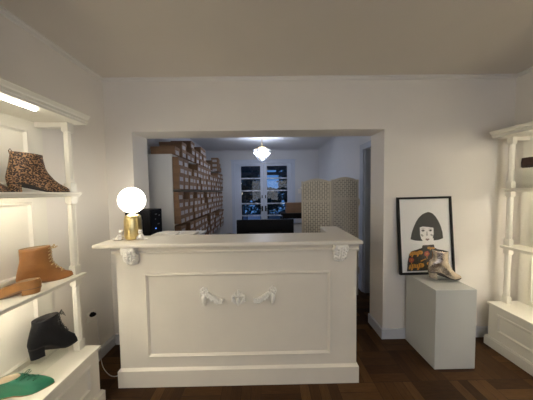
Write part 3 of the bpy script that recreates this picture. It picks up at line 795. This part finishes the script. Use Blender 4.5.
def build_shoe(name, label, cat, S, top, mats, loc, rz, heel_mat=None, laces=None, group=None, heel_len=.24, heel_taper=.86, tab=False, opening_drop=.05):
    t = thing(name, label, cat, loc, rz, group)
    b = B(); n = 14
    lv = [top*(i/n)**1.15 for i in range(n+1)]
    loops = [S.loop(l) for l in lv]
    b.loft(loops, cap0=True, cap1=False)
    b.mi = 1
    inner = [S.loop(top), S.loop(top, shrink=.003), S.loop(top-opening_drop*.5, shrink=.004), S.loop(top-opening_drop, shrink=.006)]
    # rim and lining
    b.loft(inner[1:], cap0=False, cap1=True)
    b.mi = 0
    b.loft(inner[:2], cap0=False, cap1=False)
    bmesh.ops.remove_doubles(b.bm, verts=b.bm.verts[:], dist=.00005)
    o = b.build('upper', [mats[0], mats[1]], t, local=True)
    # sole: a thin welt following the footprint
    b = B(); fp = S.loop(0)
    ctr = S.L*.5
    out = [(ctr+(x-ctr)*1.008, y*1.05, z) for x, y, z in fp]
    b.loft([[(x, y, z-.0045) for x, y, z in out], [(x, y, z+.0005) for x, y, z in out]], smooth=False)
    b.build('sole', mats[2], t, local=True)
    # heel block
    hl = S.L*heel_len; pts = []
    for x, y, z in fp:
        if x <= hl: pts.append((x, y))
    pts = sorted([p for p in pts if p[1] <= 0], key=lambda p: -p[0])+sorted([p for p in pts if p[1] > 0], key=lambda p: p[0])
    cx = hl*.5
    lo = []
    for q, z in ((0, .0), (0, .003), (.5, S.heel*.5), (1, S.heel-.0042)):
        k = heel_taper+(1-heel_taper)*q
        lo.append([(cx+(x-cx)*k+.004*(1-q), y*k, z) for x, y in pts])
    B().loft(lo, smooth=False).build('heel', heel_mat or mats[0], t, local=True)
    if laces:
        lm, l0, l1, cnt, spread = laces
        b = B(); P = []
        for i in range(cnt):
            l = l0+(l1-l0)*i/(cnt-1); lp_ = S.loop(l); k = 20
            x, y, z = lp_[k]; xb_ = interp(S.back, l)
            xs_ = x-.012; 
            # nearest point on that loop at this x
            q = min(lp_[:21], key=lambda v: abs(v[0]-xs_))
            P.append((Vector((q[0]+.002, q[1]*1.02-.001, q[2])), Vector((q[0]+.002, -q[1]*1.02+.001, q[2])), Vector((x+.0035, 0, z+.002))))
        for i, (a, c, mid) in enumerate(P):
            b.tube([a, (a+mid)/2+Vector((.0025, 0, .001)), mid, (c+mid)/2+Vector((.0025, 0, .001)), c], .0026, 6)
            if i+1 < len(P): b.tube([a, (mid+P[i+1][2])/2+Vector((.0015, 0, 0)), P[i+1][1]], .0024, 6)
        m_ = P[-1][2]
        for sgn in (-1, 1):       # bow
            b.tube([m_, m_+Vector((.012, sgn*.014, .014)), m_+Vector((.016, sgn*.026, .006)), m_+Vector((.008, sgn*.020, -.004)), m_], .0018, 6)
            b.tube([m_, m_+Vector((.014, sgn*.012, -.006)), m_+Vector((.026, sgn*.018, -.022 if spread < 0 else .002))], .0017, 6)
        b.ball(tuple(m_), .0045, n=8, m=6)
        b.build('laces', lm, t, local=True)
    if tab:
        b = B(); lp_ = S.loop(top); x, y, z = lp_[0]
        b.tube([(x+.001, 0, z-.012), (x-.002, 0, z+.004), (x+.004, 0, z+.016), (x+.008, 0, z+.004), (x+.005, 0, z-.012)], .0022, 6); b.build('pull_tab', mats[0], t, local=True)
    return t
boot_front = lambda L, sh, top: [(0, L), (.012, L*.995), (.022, L*.955), (.032, L*.88), (.045, L*.79), (.06, L*.71), (.08, L*.64), (.10, L*.60), (top, sh)]
boot_back = lambda top, dx: [(0, 0), (.03, -.004), (.06, 0), (.10, .008), (top, dx)]
Sb = Shoe(.248, .050, .95, .032, .006, boot_front(.248, .140, .16), boot_back(.16, .016), .041, -.06)
build_shoe('ankle_boot', 'leopard print heeled ankle boot on the top left shelf, seen whole', 'boot', Sb, .180, (M['leopard'], M['liningd'], M['soleblk']), (-1.435, 1.100, 1.4984+.0001), math.atan2(.185, .145), tab=True, heel_taper=.9)
build_shoe('ankle_boot', 'leopard print boot cut by the left edge of the photo, only its toe showing', 'boot', Sb, .180, (M['leopard'], M['liningd'], M['soleblk']), (-1.420, .838, 1.4984+.0001), math.atan2(.22, .02), tab=True, heel_taper=.9)
So = Shoe(.240, .018, .95, .034, .010, boot_front(.240, .140, .13), boot_back(.13, .014), .041, .0)
build_shoe('ankle_boot', 'cognac leather lace-up ankle boot on the middle left shelf', 'boot', So, .205, (M['cognac'], M['lining'], M['solet']), (-1.455, 1.130, .9404), math.atan2(.175, .155), laces=(M['laceo'], .045, .190, 8, 1))
build_shoe('pump', 'tan leather low-heeled pump at the front edge of the middle left shelf', 'shoe',
           Shoe(.235, .032, .9, .034, .006, [(0, .235), (.012, .233), (.022, .218), (.030, .19), (.040, .160), (.050, .135)], [(0, 0), (.03, -.002), (.055, .008)], .031, -.12, .10), .046,
           (M['tan'], M['lining'], M['solet']), (-1.262, 1.085, .9404), math.atan2(-.085, -.20), opening_drop=.03, heel_len=.28, heel_taper=.95)
# black boot on its clear riser
rs = tag(B().box(-1.470, -1.345, 1.120, 1.29, .4154, .4854, bev=.002).build('display_riser', M['acrylic']), 'clear acrylic riser under the black boot', 'display stand')
build_shoe('ankle_boot', 'black leather lace-up heeled ankle boot on the left cabinet', 'boot',
           Shoe(.228, .066, .9, .033, .006, boot_front(.228, .132, .14), boot_back(.14, .018), .040, .02), .165, (M['blackl'], M['liningd'], M['soleblk']), (-1.430, 1.142, .4858), math.atan2(.17, .125), laces=(M['laceb'], .055, .155, 6, -1), heel_taper=.94, heel_len=.30)
build_shoe('oxford_shoe', 'green leather lace-up flat shoe on the left cabinet, in front', 'shoe',
           Shoe(.258, .012, 1.25, .041, .006, [(0, .258), (.014, .256), (.026, .247), (.036, .228), (.048, .195), (.060, .155), (.070, .128), (.076, .118)], [(0, 0), (.03, -.003), (.076, .004)], .036, .08, .14), .074,
           (M['green'], M['insole'], M['solet']), (-1.452, .990, .4154), math.atan2(.085, .245), laces=(M['laceg'], .050, .072, 4, 1), opening_drop=.03, heel_len=.26, heel_taper=.98)

# ------------------------------------------------------------------ pedestal, picture, silver boot
pd = tag(B().box(1.375, 1.710, 1.535, 1.868, 0, .665, bev=.002).build('pedestal', M['plinth']), 'white square display pedestal below the framed picture', 'pedestal')
PW, PH = .53, .745
pc = bpy.data.objects.new('picture', None); COL.objects.link(pc)
tag(pc, 'black framed print of a woman with a black bob, leaning on the wall', 'picture')
lean, ro = .069, .010
pc.matrix_world = Matrix.Translation((1.553, 1.828, .668)) @ Matrix.Rotation(-lean, 4, 'X') @ Matrix.Rotation(-ro, 4, 'Y')
fr = B(); fr.ring((-PW/2, 0, 0), (1, 0, 0), (0, 0, 1), PW, PH, [(0, -.018), (0, .004), (.003, .007), (.018, .007), (.020, .004), (.020, -.006)])
fr.build('frame', M['frameb'], pc, local=True)
B().box(-PW/2+.002, PW/2-.002, .010, .018, .002, PH-.002).build('backing_board', M['frameb'], pc, local=True)
art_m = ['p_paper', 'p_hair', 'p_skin', 'p_grey', 'p_knit', 'p_orange', 'p_red', 'p_lip']
a = B()
def P2(px, py):            # crop pixels of the photograph -> picture plane
    u = (px-(22+20*(py-33)/317))/229; v = 1-(py-33)/318
    return ((u-.5)*PW, v*PH)
def poly(pts, layer, mi, raw=False):
    a.mi = mi; q = [p if raw else P2(*p) for p in pts]
    a.face([a.bm.verts.new((x, .010-.0006*(layer+1), z)) for x, z in q])
def ell(cx, cy, rx, ry, layer, mi, rot=0, n=14):
    poly([(cx+rx*math.cos(t)*math.cos(rot)-ry*math.sin(t)*math.sin(rot), cy+rx*math.cos(t)*math.sin(rot)+ry*math.sin(t)*math.cos(rot)) for t in [2*PI*i/n for i in range(n)]], layer, mi)
poly([(-PW/2+.016, .016), (PW/2-.016, .016), (PW/2-.016, PH-.016), (-PW/2+.016, PH-.016)], 0, 0, True)
poly([(160, 96), (146, 99), (132, 106), (118, 119), (107, 136), (98, 156), (90, 180), (85, 207), (105, 213), (130, 215), (175, 215), (205, 212), (223, 206), (220, 182), (213, 158), (203, 136), (190, 116), (176, 102)], 1, 1)
poly([(137, 205), (182, 205), (186, 240), (133, 240)], 2, 2)                                        # neck
poly([(123, 159), (135, 156), (160, 158), (181, 162), (182, 188), (178, 205), (168, 219), (154, 228), (142, 220), (130, 206), (125, 190)], 3, 2)
poly([(136, 233), (184, 231), (188, 250), (132, 250)], 3, 4)
poly([(132, 244), (112, 250), (90, 256), (80, 268), (74, 300), (72, 338), (228, 335), (224, 290), (212, 258), (188, 244)], 4, 4)
for ex in (137, 168):
    ell(ex, 172, 8, 4.5, 4, 3); ell(ex, 173, 4, 3.6, 5, 1); poly([(ex-10, 165), (ex, 161), (ex+10, 164), (ex, 163.5)], 5, 3)
    ell(ex-(4 if ex < 150 else -6), 192, 7, 4, 4, 3, .6)
poly([(152, 176), (155, 176), (158, 193), (150, 194)], 4, 3)
poly([(146, 208), (152, 205), (156, 206.5), (160, 205), (166, 208), (156, 215)], 4, 7)
def tiger(cx, cy, s, fl):
    f = -1 if fl else 1
    poly([(cx+f*x*s, cy+y*s) for x, y in ((-30, 4), (-26, -6), (-12, -9), (2, -7), (14, -12), (26, -10), (30, -2), (24, 5), (12, 5), (8, 14), (2, 14), (3, 6), (-12, 6), (-16, 15), (-23, 15), (-20, 6), (-29, 12))], 5, 5)
    for k in (-22, -13, -4, 5, 14): poly([(cx+f*k*s, cy-8*s), (cx+f*(k+2.5)*s, cy-8*s), (cx+f*(k+3.5)*s, cy+3*s), (cx+f*(k+2)*s, cy+3*s)], 6, 4)
tiger(110, 265, .95, False); tiger(112, 318, 1.1, False); tiger(172, 246, .55, True); tiger(178, 310, .8, True)
for fx, fy in ((90, 292), (154, 268)):
    for k in range(5): ell(fx+6*math.cos(k*1.257), fy+6*math.sin(k*1.257), 5.5, 5.5, 5, 6)
    ell(fx, fy, 3.5, 3.5, 6, 5); poly([(fx-2, fy+9), (fx+1, fy+9), (fx+4, fy+20), (fx+1, fy+20)], 5, 5)
poly([(128, 296), (140, 290), (152, 287), (152, 290), (141, 294), (130, 300)], 5, 5)
a.build('art_print', [M[k] for k in art_m], pc, local=True, recalc=False)
B().box(-PW/2+.019, PW/2-.019, -.0025, -.0005, .019, PH-.019).build('glass', M['pglass'], pc, local=True)

tag(B().box(1.475, 1.690, 1.655, 1.745, .6654, .6904, bev=.002).build('display_riser', M['acrylic']), 'clear acrylic riser under the metallic boot on the pedestal', 'display stand')
build_shoe('ankle_boot', 'metallic silver-gold pointed ankle boot on the white pedestal', 'boot',
           Shoe(.265, .055, .95, .036, .008, boot_front(.265, .155, .12), boot_back(.12, .034), .043, -.10), .198, (M['silver'], M['liningd'], M['soleblk']), (1.462, 1.715, .6908), math.atan2(-.035, .245), heel_taper=.8)

# dark shoe on its clear riser on the right shelf
tag(B().box(2.215, 2.345, 1.46, 1.725, 1.4834, 1.655, bev=.002).build('display_riser', M['acrylic']), 'clear acrylic riser under the dark shoe on the right shelf', 'display stand')
build_shoe('low_shoe', 'dark brown low shoe on the clear riser of the right shelf', 'shoe',
           Shoe(.255, .014, 1.2, .040, .006, [(0, .255), (.012, .253), (.022, .242), (.034, .22), (.048, .185), (.062, .150), (.070, .135)], [(0, 0), (.03, -.003), (.075, .004)], .037, .0, .14), .070,
           (M['choc'], M['liningd'], M['soleblk']), (2.272, 1.712, 1.6598), math.atan2(-.255, .01), opening_drop=.03, heel_taper=.98)

# ------------------------------------------------------------------ outlet, plug and cable on the left wall
so = thing('wall_socket', 'white wall socket low on the left wall beside the display shelving', 'socket', (XL, 1.64, .44))
B().box(XL, XL+.010, 1.60, 1.68, .40, .48, bev=.003).build('plate', M['ceramic'], so)
pg_ = thing('power_cord', 'black plug with a white cable running down to the floor', 'cable', (XL+.01, 1.64, .44))
b = B(); b.lathe([(.001, 0), (.018, 0), (.020, .012), (.014, .030), (.006, .040), (.001, .040)], 0, 0, 12)
for w in b.bm.verts: w.co = Vector((XL+.0105+w.co.z, 1.64+w.co.x, .455+w.co.y))
b.build('plug', M['blackpl'], pg_)
def spline(P, n=8):
    P = [Vector(p) for p in P]; out = []
    for i in range(len(P)-1):
        p0, p1, p2, p3 = P[max(i-1, 0)], P[i], P[i+1], P[min(i+2, len(P)-1)]
        for k in range(n):
            t = k/n; out.append(.5*((2*p1)+(-p0+p2)*t+(2*p0-5*p1+4*p2-p3)*t*t+(-p0+3*p1-3*p2+p3)*t**3))
    out.append(P[-1]); return out
B().tube(spline([(XL+.045, 1.64, .455), (XL+.06, 1.64, .42), (XL+.045, 1.66, .30), (XL+.03, 1.69, .15), (XL+.06, 1.66, .02), (XL+.16, 1.58, .006), (XL+.27, 1.53, .006), (XL+.345, 1.58, .006), (XL+.36, 1.66, .006)]), .0028, 8).build('cable', M['cable'], pg_)
